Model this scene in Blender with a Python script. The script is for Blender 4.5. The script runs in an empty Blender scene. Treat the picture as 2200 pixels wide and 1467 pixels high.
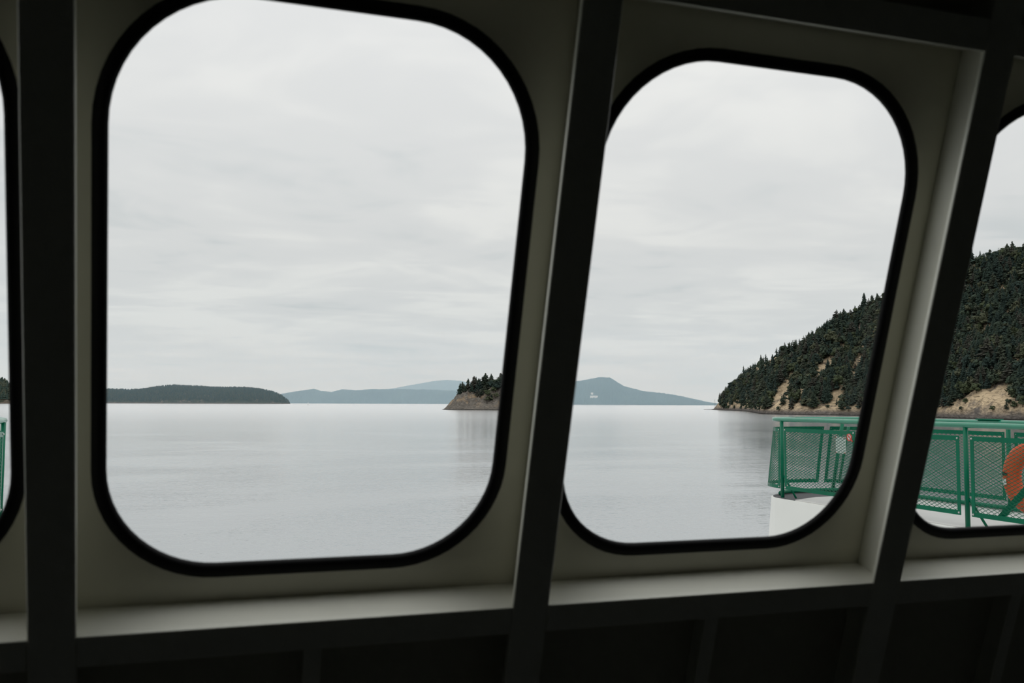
import bpy, bmesh, math, random
import numpy as np
from mathutils import Matrix, Vector, noise

random.seed(7)
rng = np.random.default_rng(7)
SC = bpy.context.scene
COL = SC.collection

# ----------------------------------------------------------------------------
# camera (ship axes: +X starboard, +Y ahead, Z up, sea level z = 0)
# ----------------------------------------------------------------------------
EYE = 10.0
F_PX, YAW, PITCH, ROLL = 2039.19, 0.32752, 0.0648, 0.00466
W_PX, H_PX = 2200, 1467
_f = np.array([math.sin(YAW) * math.cos(PITCH), math.cos(YAW) * math.cos(PITCH), math.sin(PITCH)])
_r = np.array([math.cos(YAW), -math.sin(YAW), 0.0])
_u = np.cross(_r, _f)
_c, _s = math.cos(ROLL), math.sin(ROLL)
R_, U_ = _c * _r + _s * _u, -_s * _r + _c * _u
cam = bpy.data.cameras.new('camera')
cam.sensor_width = 36.0
cam.lens = F_PX / W_PX * 36.0
cam.clip_start, cam.clip_end = 0.05, 60000
cam.dof.use_dof = True
cam.dof.focus_distance = 40.0
cam.dof.aperture_fstop = 5.0
camo = bpy.data.objects.new('camera', cam)
COL.objects.link(camo)
camo.matrix_world = Matrix(((R_[0], U_[0], -_f[0], 0), (R_[1], U_[1], -_f[1], 0), (R_[2], U_[2], -_f[2], EYE), (0, 0, 0, 1)))
SC.camera = camo

# ----------------------------------------------------------------------------
# exposure, overcast sky
# ----------------------------------------------------------------------------
SC.view_settings.view_transform = 'Standard'
SC.view_settings.look = 'None'
SC.view_settings.exposure = 0.0
SC.view_settings.gamma = 1.0
SC.view_settings.use_curve_mapping = False
SC.cycles.use_denoising = True
SC.cycles.max_bounces = 7
SC.cycles.diffuse_bounces = 4
SC.cycles.glossy_bounces = 3
SC.cycles.use_adaptive_sampling = True
SC.cycles.adaptive_threshold = 0.02
SC.cycles.volume_bounces = 1

world = bpy.data.worlds.new('overcast_sky')
SC.world = world
world.use_nodes = True
nt = world.node_tree
nt.nodes.clear()


def N(nt, typ, **kw):
    n = nt.nodes.new(typ)
    for k, v in kw.items():
        if k in n.inputs:
            n.inputs[k].default_value = v
        else:
            setattr(n, k, v)
    return n


def math_node(nt, op, a, b=None, clamp=False):
    n = nt.nodes.new('ShaderNodeMath')
    n.operation = op
    n.use_clamp = clamp
    for i, v in enumerate((a, b)):
        if v is None:
            continue
        if isinstance(v, (int, float)):
            n.inputs[i].default_value = v
        else:
            nt.links.new(v, n.inputs[i])
    return n.outputs[0]


def mix_col(nt, fac, a, b, blend='MIX'):
    n = nt.nodes.new('ShaderNodeMix')
    n.data_type = 'RGBA'
    n.blend_type = blend
    for sock, v in ((n.inputs[0], fac), (n.inputs[6], a), (n.inputs[7], b)):
        if isinstance(v, (int, float)):
            sock.default_value = v
        elif isinstance(v, (tuple, list)):
            sock.default_value = (*v, 1.0) if len(v) == 3 else v
        else:
            nt.links.new(v, sock)
    return n.outputs[2]


def ramp(nt, fac, stops, interp='LINEAR'):
    n = nt.nodes.new('ShaderNodeValToRGB')
    n.color_ramp.interpolation = interp
    el = n.color_ramp.elements
    while len(el) < len(stops):
        el.new(0.5)
    for e, (p, c) in zip(el, stops):
        e.position = p
        e.color = (*c, 1.0) if len(c) == 3 else c
    nt.links.new(fac, n.inputs[0])
    return n.outputs[0]


SKY_GAIN = 1.0
tc = N(nt, 'ShaderNodeTexCoord')
sep = N(nt, 'ShaderNodeSeparateXYZ')
nt.links.new(tc.outputs['Generated'], sep.inputs[0])
zz = math_node(nt, 'MAXIMUM', sep.outputs[2], 0.0)
den = math_node(nt, 'ADD', zz, 0.07)
comb = N(nt, 'ShaderNodeCombineXYZ')
nt.links.new(math_node(nt, 'DIVIDE', sep.outputs[0], den), comb.inputs[0])
nt.links.new(math_node(nt, 'DIVIDE', sep.outputs[1], den), comb.inputs[1])
mp = N(nt, 'ShaderNodeMapping')
mp.inputs['Rotation'].default_value = (0, 0, 0.5)
mp.inputs['Scale'].default_value = (0.85, 1.0, 1.0)
nt.links.new(comb.outputs[0], mp.inputs[0])
n1 = N(nt, 'ShaderNodeTexNoise', Scale=0.55, Detail=4.0, Roughness=0.55, Distortion=0.6)
nt.links.new(mp.outputs[0], n1.inputs['Vector'])
n2 = N(nt, 'ShaderNodeTexNoise', Scale=1.7, Detail=3.5, Roughness=0.6, Distortion=0.8)
nt.links.new(mp.outputs[0], n2.inputs['Vector'])
cl = math_node(nt, 'ADD', math_node(nt, 'MULTIPLY', n1.outputs[0], 0.68), math_node(nt, 'MULTIPLY', n2.outputs[0], 0.32))
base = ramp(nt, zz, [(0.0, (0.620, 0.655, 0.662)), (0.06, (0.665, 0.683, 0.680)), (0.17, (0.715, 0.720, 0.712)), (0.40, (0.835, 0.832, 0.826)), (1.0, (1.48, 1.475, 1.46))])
cloud = ramp(nt, cl, [(0.36, (0.865, 0.895, 0.915)), (0.47, (0.985, 0.99, 1.0)), (0.60, (1.10, 1.095, 1.085))], 'EASE')
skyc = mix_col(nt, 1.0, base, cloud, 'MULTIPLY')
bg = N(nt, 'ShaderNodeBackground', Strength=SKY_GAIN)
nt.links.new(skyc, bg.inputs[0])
wo = N(nt, 'ShaderNodeOutputWorld')
nt.links.new(bg.outputs[0], wo.inputs[0])

# ----------------------------------------------------------------------------
# helpers
# ----------------------------------------------------------------------------


def material(name, color, rough=0.5, metal=0.0, spec=0.5, vary=None, scale=5.0, bump=None, coat=0.0):
    m = bpy.data.materials.new(name)
    m.use_nodes = True
    t = m.node_tree
    b = t.nodes['Principled BSDF']
    b.inputs['Base Color'].default_value = (*color, 1)
    b.inputs['Roughness'].default_value = rough
    b.inputs['Metallic'].default_value = metal
    b.inputs['Specular IOR Level'].default_value = spec
    b.inputs['Coat Weight'].default_value = coat
    if vary or bump:
        co = N(t, 'ShaderNodeTexCoord')
        no = N(t, 'ShaderNodeTexNoise', Scale=scale, Detail=5.0, Roughness=0.6)
        t.links.new(co.outputs['Object'], no.inputs['Vector'])
        if vary:
            lo = tuple(c * (1 - vary) for c in color)
            hi = tuple(min(1, c * (1 + vary)) for c in color)
            t.links.new(ramp(t, no.outputs[0], [(0.3, lo), (0.7, hi)]), b.inputs['Base Color'])
        if bump:
            bn = N(t, 'ShaderNodeBump', Strength=bump, Distance=0.01)
            t.links.new(no.outputs[0], bn.inputs['Height'])
            t.links.new(bn.outputs[0], b.inputs['Normal'])
    return m


def new_mesh(name, verts, faces, mats=(), mat_idx=None, smooth=False):
    me = bpy.data.meshes.new(name)
    me.from_pydata([tuple(v) for v in verts], [], faces)
    for m in mats:
        me.materials.append(m)
    if mat_idx is not None:
        me.polygons.foreach_set('material_index', mat_idx)
    if smooth:
        me.polygons.foreach_set('use_smooth', [True] * len(me.polygons))
    me.update()
    return me


def link(name, me, parent=None, loc=None, **props):
    o = bpy.data.objects.new(name, me)
    COL.objects.link(o)
    if parent is not None:
        o.parent = parent
    if loc is not None:
        o.location = loc
    for k, v in props.items():
        o[k] = v
    return o


def empty(name, loc, **props):
    o = link(name, None, None, loc, **props)
    o.empty_display_size = 0.2
    return o


class MB:
    """collects boxes, tubes and prisms for one mesh"""

    def __init__(self):
        self.v, self.f = [], []

    def box_pts(self, p):            # 8 points: bottom ring 0-3, top ring 4-7
        n = len(self.v)
        self.v += [tuple(q) for q in p]
        self.f += [tuple(n + i for i in q) for q in ((3, 2, 1, 0), (4, 5, 6, 7), (0, 1, 5, 4), (1, 2, 6, 5), (2, 3, 7, 6), (3, 0, 4, 7))]

    def box(self, x0, x1, y0, y1, z0, z1):
        self.box_pts([(x0, y0, z0), (x1, y0, z0), (x1, y1, z0), (x0, y1, z0), (x0, y0, z1), (x1, y0, z1), (x1, y1, z1), (x0, y1, z1)])

    def tube(self, pts, rad, seg=12, cap=True, closed=False):
        pts = [Vector(p) for p in pts]
        n = len(pts)
        rads = rad if isinstance(rad, (list, tuple)) else [rad] * n
        base = len(self.v)
        prev = None
        for i, p in enumerate(pts):
            a = pts[(i - 1) % n] if (i > 0 or closed) else pts[0]
            b = pts[(i + 1) % n] if (i < n - 1 or closed) else pts[-1]
            d = (b - a).normalized()
            ref = prev if prev is not None else (Vector((0, 0, 1)) if abs(d.z) < 0.9 else Vector((1, 0, 0)))
            x = (ref - d * ref.dot(d)).normalized()
            prev = x
            y = d.cross(x)
            for k in range(seg):
                t = 2 * math.pi * k / seg
                self.v.append(tuple(p + (x * math.cos(t) + y * math.sin(t)) * rads[i]))
        m = n if closed else n - 1
        for i in range(m):
            for k in range(seg):
                a0, a1 = base + i * seg + k, base + i * seg + (k + 1) % seg
                b0, b1 = base + ((i + 1) % n) * seg + k, base + ((i + 1) % n) * seg + (k + 1) % seg
                self.f.append((a0, a1, b1, b0))
        if cap and not closed:
            self.f.append(tuple(base + k for k in reversed(range(seg))))
            self.f.append(tuple(base + (n - 1) * seg + k for k in range(seg)))

    def strip(self, left, right, thick, normal):
        """flat bar between two polylines, given thickness along normal"""
        n = len(left)
        b = len(self.v)
        nv = [Vector(q) * thick for q in (normal if isinstance(normal, list) else [normal] * n)]
        for i in range(n):
            l, r = Vector(left[i]), Vector(right[i])
            self.v += [tuple(l), tuple(r), tuple(r + nv[i]), tuple(l + nv[i])]
        for i in range(n - 1):
            for k in range(4):
                self.f.append((b + i * 4 + k, b + i * 4 + (k + 1) % 4, b + (i + 1) * 4 + (k + 1) % 4, b + (i + 1) * 4 + k))
        self.f.append((b, b + 3, b + 2, b + 1))
        e = b + (n - 1) * 4
        self.f.append((e, e + 1, e + 2, e + 3))

    def build(self, name, mats, parent=None, smooth=False, bevel=None, **props):
        if not isinstance(mats, (list, tuple)):
            mats = [mats]
        me = new_mesh(name, self.v, self.f, mats, None, smooth)
        o = link(name, me, parent, None, **props)
        if bevel:
            md = o.modifiers.new('bevel', 'BEVEL')
            md.width = bevel
            md.segments = 3
            md.limit_method = 'ANGLE'
        return o


def local(root, p):
    return tuple(Vector(p) - root.location)


def ray_dir(x, y):
    d = (x - W_PX / 2) / F_PX * R_ - (y - H_PX / 2) / F_PX * U_ + _f
    return d


def bearing(x):                      # horizontal unit direction of a sight line taken at picture column x
    d = ray_dir(x, 866)
    h = math.hypot(d[0], d[1])
    return np.array([d[0] / h, d[1] / h])


def slope(x, y):                     # tangent of the elevation angle of a surveyed skyline point
    d = ray_dir(x, y)
    return d[2] / math.hypot(d[0], d[1])


def project(P):
    P = np.asarray(P, float) - np.array([0, 0, EYE])
    z = P @ _f
    return W_PX / 2 + F_PX * (P @ R_) / z, H_PX / 2 - F_PX * (P @ U_) / z


# ----------------------------------------------------------------------------
# materials
# ----------------------------------------------------------------------------
M_PAINT = material('cream_steel_paint', (0.87, 0.865, 0.765), 0.28, spec=0.7, vary=0.03, scale=6)
M_PLATE = material('shaded_beige_plating', (0.66, 0.645, 0.525), 0.4, spec=0.4, vary=0.03, scale=6)  # beige plating, darker than the frames: its shade is put into the colour
M_RUBBER = material('black_rubber', (0.006, 0.006, 0.006), 0.6, spec=0.15)
M_DARKWALL = material('dark_panelling', (0.07, 0.075, 0.065), 0.7)
M_CARPET = material('dark_carpet', (0.05, 0.052, 0.05), 0.95, spec=0.1, vary=0.2, scale=60)
M_CEIL = material('dark_ceiling_panel', (0.10, 0.105, 0.09), 0.7)
M_WHITE = material('white_hull_paint', (0.89, 0.89, 0.85), 0.45, vary=0.02, scale=1.5)
M_DECK = material('pale_deck_paint', (0.53, 0.52, 0.505), 0.6, vary=0.05, scale=3, bump=0.1)
M_NONSKID = material('dark_grey_nonskid', (0.085, 0.085, 0.09), 0.85, vary=0.15, scale=25)
M_HULLGREEN = material('green_hull_paint', (0.004, 0.07, 0.045), 0.4)
M_GREEN = material('green_rail_paint', (0.0, 0.128, 0.066), 0.16, spec=0.2, vary=0.10, scale=4)
M_RAILTOP = material('glossy_green_handrail_highlight', (0.006, 0.20, 0.115), 0.17, spec=0.9, vary=0.12, scale=5)  # paler than the other rail green: sky highlight painted into the base colour
M_BOLT = material('galvanised_steel', (0.6, 0.6, 0.58), 0.4, metal=0.6)
M_ORANGE = material('orange_buoy_fabric', (0.72, 0.085, 0.012), 0.55, vary=0.1, scale=8)
M_BLACK = material('black_strap', (0.01, 0.01, 0.01), 0.6)
M_SIGNWHITE = material('white_sign', (0.82, 0.83, 0.82), 0.5)
M_SIGNRED = material('red_sign', (0.55, 0.05, 0.03), 0.5)

# glass pane: clear, with a weak mirror reflection
M_GLASS = bpy.data.materials.new('window_glass')
M_GLASS.use_nodes = True
t = M_GLASS.node_tree
t.nodes.clear()
o_ = N(t, 'ShaderNodeOutputMaterial')
tr = N(t, 'ShaderNodeBsdfTransparent')
tr.inputs[0].default_value = (0.985, 0.992, 0.99, 1)
gl = N(t, 'ShaderNodeBsdfGlossy', Roughness=0.0)
lw = N(t, 'ShaderNodeLayerWeight')
lw.inputs[0].default_value = 0.5
mx = N(t, 'ShaderNodeMixShader')
t.links.new(math_node(t, 'ADD', math_node(t, 'MULTIPLY', math_node(t, 'POWER', lw.outputs['Facing'], 5.0), 0.2), 0.012), mx.inputs[0])
t.links.new(tr.outputs[0], mx.inputs[1])
t.links.new(gl.outputs[0], mx.inputs[2])
t.links.new(mx.outputs[0], o_.inputs[0])

# sea
M_SEA = bpy.data.materials.new('sea_water')
M_SEA.use_nodes = True
t = M_SEA.node_tree
t.nodes.clear()
o_ = N(t, 'ShaderNodeOutputMaterial')
co = N(t, 'ShaderNodeTexCoord')
mp = N(t, 'ShaderNodeMapping')
mp.inputs['Rotation'].default_value = (0, 0, 0.35)
mp.inputs['Scale'].default_value = (0.7, 1.35, 1)
t.links.new(co.outputs['Object'], mp.inputs[0])
w1 = N(t, 'ShaderNodeTexNoise', Scale=1.5, Detail=2.0, Roughness=0.55)
w2 = N(t, 'ShaderNodeTexNoise', Scale=0.22, Detail=2.0, Roughness=0.5)
w3 = N(t, 'ShaderNodeTexNoise', Scale=0.018, Detail=2.0, Roughness=0.6, Distortion=1.0)
for w in (w1, w2, w3):
    t.links.new(mp.outputs[0], w.inputs['Vector'])
patch = ramp(t, w3.outputs[0], [(0.38, (0.25, 0.25, 0.25)), (0.62, (1, 1, 1))])
ln = N(t, 'ShaderNodeVectorMath', operation='LENGTH')
t.links.new(co.outputs['Object'], ln.inputs[0])
near = ramp(t, math_node(t, 'DIVIDE', ln.outputs['Value'], 1500.0), [(0.03, (1, 1, 1)), (0.12, (0.62, 0.62, 0.62)), (0.35, (0.26, 0.26, 0.26)), (0.9, (0.12, 0.12, 0.12))])   # ripple bump weakened with distance from the viewpoint, to brighten the far water
h = math_node(t, 'ADD', math_node(t, 'MULTIPLY', math_node(t, 'MULTIPLY', w1.outputs[0], patch), 0.062),
              math_node(t, 'MULTIPLY', w2.outputs[0], 0.06))
h = math_node(t, 'MULTIPLY', h, near)
bn = N(t, 'ShaderNodeBump', Strength=1.0, Distance=1.0)
t.links.new(h, bn.inputs['Height'])
df = N(t, 'ShaderNodeBsdfDiffuse')
df.inputs[0].default_value = (0.275, 0.298, 0.306, 1)
gs = N(t, 'ShaderNodeBsdfGlossy', distribution='MULTI_GGX')
t.links.new(ramp(t, math_node(t, 'DIVIDE', ln.outputs['Value'], 1500.0), [(0.05, (0.09, 0.09, 0.09)), (0.22, (0.11, 0.11, 0.11)), (0.42, (0.155, 0.155, 0.155)), (0.75, (0.19, 0.19, 0.19))]), gs.inputs['Roughness'])   # unresolved ripples
gs.inputs[0].default_value = (1.0, 1.0, 1.0, 1)
fr = N(t, 'ShaderNodeFresnel', IOR=4.4)
for n in (gs, fr):
    t.links.new(bn.outputs[0], n.inputs['Normal'])
mx = N(t, 'ShaderNodeMixShader')
t.links.new(fr.outputs[0], mx.inputs[0])
t.links.new(df.outputs[0], mx.inputs[1])
t.links.new(gs.outputs[0], mx.inputs[2])
t.links.new(mx.outputs[0], o_.inputs[0])


def ground_material(name, grass, rock, scale, zdark, mixpos=0.5):
    m = bpy.data.materials.new(name)
    m.use_nodes = True
    t = m.node_tree
    b = t.nodes['Principled BSDF']
    b.inputs['Roughness'].default_value = 0.95
    b.inputs['Specular IOR Level'].default_value = 0.1
    co = N(t, 'ShaderNodeTexCoord')
    a = N(t, 'ShaderNodeTexNoise', Scale=scale, Detail=8.0, Roughness=0.65)
    f = N(t, 'ShaderNodeTexNoise', Scale=scale * 7, Detail=6.0, Roughness=0.7, Distortion=1.0)
    mp = N(t, 'ShaderNodeMapping')
    mp.inputs['Rotation'].default_value = (0.35, 0.25, 0.6)
    mp.inputs['Scale'].default_value = (0.55, 0.55, 2.0)
    t.links.new(co.outputs['Object'], mp.inputs[0])
    t.links.new(co.outputs['Object'], a.inputs['Vector'])
    t.links.new(mp.outputs[0], f.inputs['Vector'])      # slanting strata
    g = ramp(t, f.outputs[0], [(0.36, tuple(c * 0.33 for c in grass)), (0.50, tuple(c * 0.85 for c in grass)), (0.66, tuple(c * 1.2 for c in grass))])
    r = ramp(t, f.outputs[0], [(0.32, tuple(c * 0.45 for c in rock)), (0.55, rock), (0.72, tuple(c * 1.7 for c in rock))])
    body = mix_col(t, ramp(t, a.outputs[0], [(mixpos - 0.06, (0, 0, 0)), (mixpos + 0.06, (1, 1, 1))]), g, r)
    sp = N(t, 'ShaderNodeSeparateXYZ')
    t.links.new(co.outputs['Object'], sp.inputs[0])
    hz = math_node(t, 'ADD', sp.outputs[2], math_node(t, 'MULTIPLY', f.outputs[0], 1.5))
    lo = ramp(t, math_node(t, 'DIVIDE', hz, zdark * 4), [(0.32, (1, 1, 1)), (0.62, (0, 0, 0))])   # weedy tidal rock at the waterline
    body = mix_col(t, lo, body, (0.035, 0.033, 0.03))
    hr = math_node(t, 'DIVIDE', hz, zdark * 12)
    band = ramp(t, hr, [(0.30, (1, 1, 1)), (0.75, (0, 0, 0))])                                    # bare rock above the tide line
    body2 = r
    body = mix_col(t, lo, mix_col(t, band, body, body2), (0.035, 0.033, 0.03))
    t.links.new(body, b.inputs['Base Color'])
    bn = N(t, 'ShaderNodeBump', Strength=1.0, Distance=1.0)
    t.links.new(f.outputs[0], bn.inputs['Height'])
    t.links.new(bn.outputs[0], b.inputs['Normal'])
    return m


M_HILL = ground_material('dry_grass_and_rock', (0.62, 0.48, 0.315), (0.15, 0.132, 0.118), 0.06, 0.9, 0.57)
M_ISLET = ground_material('lichened_cliff_rock', (0.42, 0.31, 0.20), (0.185, 0.165, 0.142), 0.045, 0.9, 0.42)
M_FARSHORE = ground_material('distant_shore_rock', (0.055, 0.065, 0.045), (0.17, 0.135, 0.11), 0.02, 0.7, 0.60)
M_FARHILL = material('distant_forest_hill', (0.045, 0.065, 0.055), 0.95, spec=0.0, vary=0.35, scale=0.006)
M_BARK = material('bark', (0.07, 0.055, 0.045), 0.9, spec=0.1)
M_DEAD = material('dead_wood', (0.16, 0.15, 0.14), 0.9, spec=0.1)
CONIFER = [material('conifer_needles_%d' % i, c, 0.85, spec=0.15, vary=0.35, scale=0.6) for i, c in enumerate(
    [(0.034, 0.054, 0.042), (0.041, 0.058, 0.040), (0.029, 0.047, 0.039), (0.052, 0.062, 0.043), (0.060, 0.060, 0.047)])]
LEAFY = [material('broad_leaves_%d' % i, c, 0.8, spec=0.2, vary=0.3, scale=0.8) for i, c in enumerate(
    [(0.062, 0.078, 0.040), (0.078, 0.086, 0.050), (0.050, 0.070, 0.046)])]

# ----------------------------------------------------------------------------
# the lounge: raked front bulkhead with windows
# ----------------------------------------------------------------------------
D, TILT = 2.0, 0.31294
P_BAY, C0, FW = 0.97238, -0.23565, 0.04314
GL, GR, VT, VB = 0.08513, 0.8884, 0.77673, -0.35842
E_OFF = 0.11367
V_SILL, V_SILL2, V_HEAD = -0.43961, -0.5064, 0.86599
NRM = Vector((0, math.cos(TILT), math.sin(TILT)))
VD = Vector((0, -math.sin(TILT), math.cos(TILT)))
FLOOR_Z, CEIL_Z = EYE - 1.22, EYE + 1.02
V_LO, V_HI = (FLOOR_Z - EYE) / math.cos(TILT) + 0.02, (CEIL_Z - EYE) / math.cos(TILT) + 0.02
K0, K1 = -3, 6                       # bays K0 .. K1-1
XL, XR = C0 + K0 * P_BAY, C0 + K1 * P_BAY


def WP(u, v, off):
    return Vector((u, D, EYE)) + VD * v - NRM * off


def wbox(mb, u0, u1, v0, v1, o0, o1):
    mb.box_pts([WP(u0, v0, o1), WP(u1, v0, o1), WP(u1, v0, o0), WP(u0, v0, o0), WP(u0, v1, o1), WP(u1, v1, o1), WP(u1, v1, o0), WP(u0, v1, o0)])


def outline(u0, u1, v0, v1, rt, rb, n=14):
    pts = []
    for cx, cy, r, a0 in ((u1 - rt, v1 - rt, rt, 0), (u0 + rt, v1 - rt, rt, 90), (u0 + rb, v0 + rb, rb, 180), (u1 - rb, v0 + rb, rb, 270)):
        for i in range(n + 1):
            a = math.radians(a0 + 90 * i / n)
            pts.append((cx + r * math.cos(a), cy + r * math.sin(a)))
    return pts


# plate with the window holes: one panel of plating per bay, all one bulkhead mesh
verts, faces = [], []
NP = 15 * 4
for k in range(K0, K1):
    ua, ub = C0 + k * P_BAY, C0 + (k + 1) * P_BAY
    hole = outline(ua + GL - 0.006, ua + GR + 0.006, VB - 0.006, VT + 0.006, 0.256, 0.221)
    cu, cv = (ua + ub) / 2, (VB + VT) / 2
    # outer points: rays from the hole corner-wise onto the bay rectangle
    outer = []
    for i, (u, v) in enumerate(hole):
        q, f = divmod(i, 15)
        f /= 14.0
        cor = [(ub, cv), (ub, V_HI), (cu, V_HI)], [(cu, V_HI), (ua, V_HI), (ua, cv)], [(ua, cv), (ua, V_LO), (cu, V_LO)], [(cu, V_LO), (ub, V_LO), (ub, cv)]
        a, b, c = cor[q]
        if f <= 0.5:
            g = f * 2
            outer.append((a[0] + (b[0] - a[0]) * g, a[1] + (b[1] - a[1]) * g))
        else:
            g = f * 2 - 1
            outer.append((b[0] + (c[0] - b[0]) * g, b[1] + (c[1] - b[1]) * g))
    base = len(verts)
    for off in (0.0, -0.012):
        verts += [WP(u, v, off) for u, v in hole] + [WP(u, v, off) for u, v in outer]
    for i in range(NP):
        j = (i + 1) % NP
        faces.append((base + i, base + NP + i, base + NP + j, base + j))
        b2 = base + 2 * NP
        faces.append((b2 + i, b2 + j, b2 + NP + j, b2 + NP + i))
        faces.append((base + i, base + j, b2 + j, b2 + i))
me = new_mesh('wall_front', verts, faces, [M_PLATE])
bm = bmesh.new()
bm.from_mesh(me)
bmesh.ops.remove_doubles(bm, verts=bm.verts, dist=1e-5)
bmesh.ops.recalc_face_normals(bm, faces=bm.faces)
bm.to_mesh(me)
bm.free()
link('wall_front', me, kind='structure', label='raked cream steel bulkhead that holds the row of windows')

WIN_LABEL = {-1: 'window at the left picture edge, only its right rim in view',
             0: 'largest window, looking on open water and the low wooded island',
             1: 'second large window, with the green railing in its lower right corner',
             2: 'window at the right picture edge, with the orange lifebuoy beyond it'}
for k in range(K0, K1):
    ua = C0 + k * P_BAY
    inn = outline(ua + GL, ua + GR, VB, VT, 0.250, 0.215)
    out = outline(ua + GL - 0.028, ua + GR + 0.028, VB - 0.028, VT + 0.028, 0.278, 0.243)
    prof = [(0.0, -0.010), (0.0, 0.002), (0.25, 0.006), (0.75, 0.006), (1.0, 0.003), (1.0, 0.0005)]   # (inner to outer, height)
    mb = MB()
    n = len(inn)
    for fr_, off in prof:
        mb.v += [tuple(WP(a[0] + (b[0] - a[0]) * fr_, a[1] + (b[1] - a[1]) * fr_, off)) for a, b in zip(inn, out)]
    for s in range(len(prof) - 1):
        for i in range(n):
            j = (i + 1) % n
            mb.f.append((s * n + i, (s + 1) * n + i, (s + 1) * n + j, s * n + j))
    g = mb.build('window_%d' % (k - K0 + 1), M_RUBBER, smooth=True, kind='structure',
                 label=WIN_LABEL.get(k, 'rounded cabin window outside the picture, number %d along the bulkhead' % (k - K0 + 1)))
    pm = MB()
    ring = outline(ua + GL - 0.004, ua + GR + 0.004, VB - 0.004, VT + 0.004, 0.254, 0.219)
    pm.v += [tuple(WP(u, v, -0.001)) for u, v in ring] + [tuple(WP(u, v, -0.007)) for u, v in ring]
    pm.f.append(tuple(range(n)))
    pm.f.append(tuple(reversed(range(n, 2 * n))))
    for i in range(n):
        j = (i + 1) % n
        pm.f.append((i, n + i, n + j, j))
    pm.build('glass_pane', M_GLASS, g, label='clear glass pane')

# T-section frames of the bulkhead
tn = 0
FT = 0.013
MULL = {0: 'dark upright frame at the far left, between edge window and largest window', 1: 'dark upright frame between the two large windows',
        2: 'dark upright frame between second large window and right edge window'}
for k in range(K0, K1 + 1):
    c = C0 + k * P_BAY
    mb = MB()
    wbox(mb, c - FW, c + FW, V_LO, V_HI, E_OFF - FT, E_OFF)
    wbox(mb, c - 0.007, c + 0.007, V_LO, V_HI, 0.0, E_OFF - FT)
    tn += 1
    mb.build('trim_%d' % tn, M_PAINT, kind='structure', bevel=0.004, label=MULL.get(k, 'upright steel frame outside the picture, number %d' % tn))
BAYN = {-1: 'left edge window', 0: 'largest window', 1: 'second large window', 2: 'right edge window'}
for k in range(K0, K1):
    a, b = C0 + k * P_BAY + FW, C0 + (k + 1) * P_BAY - FW
    wa, wb = C0 + k * P_BAY + 0.007, C0 + (k + 1) * P_BAY - 0.007
    nm = BAYN.get(k, 'bay %d outside the picture' % (k - K0 + 1))
    mb = MB()
    wbox(mb, a, b, V_SILL2, V_SILL, E_OFF - FT, E_OFF)
    wbox(mb, wa, wb, V_SILL - 0.02, V_SILL - 0.0015, 0.0, E_OFF - FT)
    tn += 1
    mb.build('trim_%d' % tn, M_PAINT, kind='structure', bevel=0.003, label='daylit steel sill ledge below the ' + nm)
    mb = MB()
    wbox(mb, a, b, V_HEAD, V_HEAD + 0.07, E_OFF - FT, E_OFF)
    wbox(mb, wa, wb, V_HEAD + 0.01, V_HEAD + 0.026, 0.0, E_OFF - FT)
    tn += 1
    mb.build('trim_%d' % tn, M_PAINT, kind='structure', bevel=0.003, label='dark steel header above the ' + nm)
    mb = MB()
    m = C0 + (k + 0.5) * P_BAY + 0.015
    wbox(mb, m - 0.02, m + 0.02, V_LO, V_SILL2, 0.06, 0.07)
    wbox(mb, m - 0.005, m + 0.005, V_LO, V_SILL2, 0.0, 0.06)
    tn += 1
    mb.build('trim_%d' % tn, M_PAINT, kind='structure', bevel=0.003, label='narrow stiffener on the dark wall below the ' + nm)

# the rest of the room
YB = -7.5


def slab(name, m, b, label):
    mb = MB()
    mb.box(*b)
    mb.build(name, m, kind='structure', label=label)


YF_LO = WP(0, V_LO, 0).y
YF_HI = WP(0, V_HI, 0).y
slab('floor', M_CARPET, (XL - 0.1, XR + 0.1, YB - 0.1, YF_LO + 0.02, FLOOR_Z - 0.1, FLOOR_Z), 'dark carpet floor of the passenger lounge')
slab('ceiling', M_CEIL, (XL - 0.1, XR + 0.1, YB - 0.1, YF_HI + 0.01, CEIL_Z, CEIL_Z + 0.1), 'dark panelled ceiling of the passenger lounge')
slab('wall_back', M_DARKWALL, (XL - 0.1, XR + 0.1, YB - 0.1, YB, FLOOR_Z, CEIL_Z), 'dark rear wall of the passenger lounge')
for nm, x0, x1 in (('wall_left', XL - 0.1, XL), ('wall_right', XR, XR + 0.1)):
    mb = MB()
    mb.box_pts([(x0, YB, FLOOR_Z), (x1, YB, FLOOR_Z), (x1, YF_LO, FLOOR_Z), (x0, YF_LO, FLOOR_Z), (x0, YB, CEIL_Z), (x1, YB, CEIL_Z), (x1, YF_HI, CEIL_Z), (x0, YF_HI, CEIL_Z)])
    mb.build(nm, M_DARKWALL, kind='structure', label='dark side wall of the lounge, ' + nm[5:])

# ----------------------------------------------------------------------------
# sea
# ----------------------------------------------------------------------------
sv, sf = [], []
rad = [0, 40, 90, 200, 500, 1200, 3000, 8000, 20000, 40000]
NA = 48
sv.append((0, 0, 0))
for r in rad[1:]:
    sv += [(r * math.sin(2 * math.pi * i / NA), r * math.cos(2 * math.pi * i / NA), 0) for i in range(NA)]
for i in range(NA):
    sf.append((0, 1 + (i + 1) % NA, 1 + i))
for q in range(len(rad) - 2):
    for i in range(NA):
        a, b = 1 + q * NA + i, 1 + q * NA + (i + 1) % NA
        sf.append((a, b, b + NA, a + NA))
link('sea', new_mesh('sea', sv, sf, [M_SEA]), kind='structure', label='calm grey sea reflecting the overcast sky')

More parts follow.
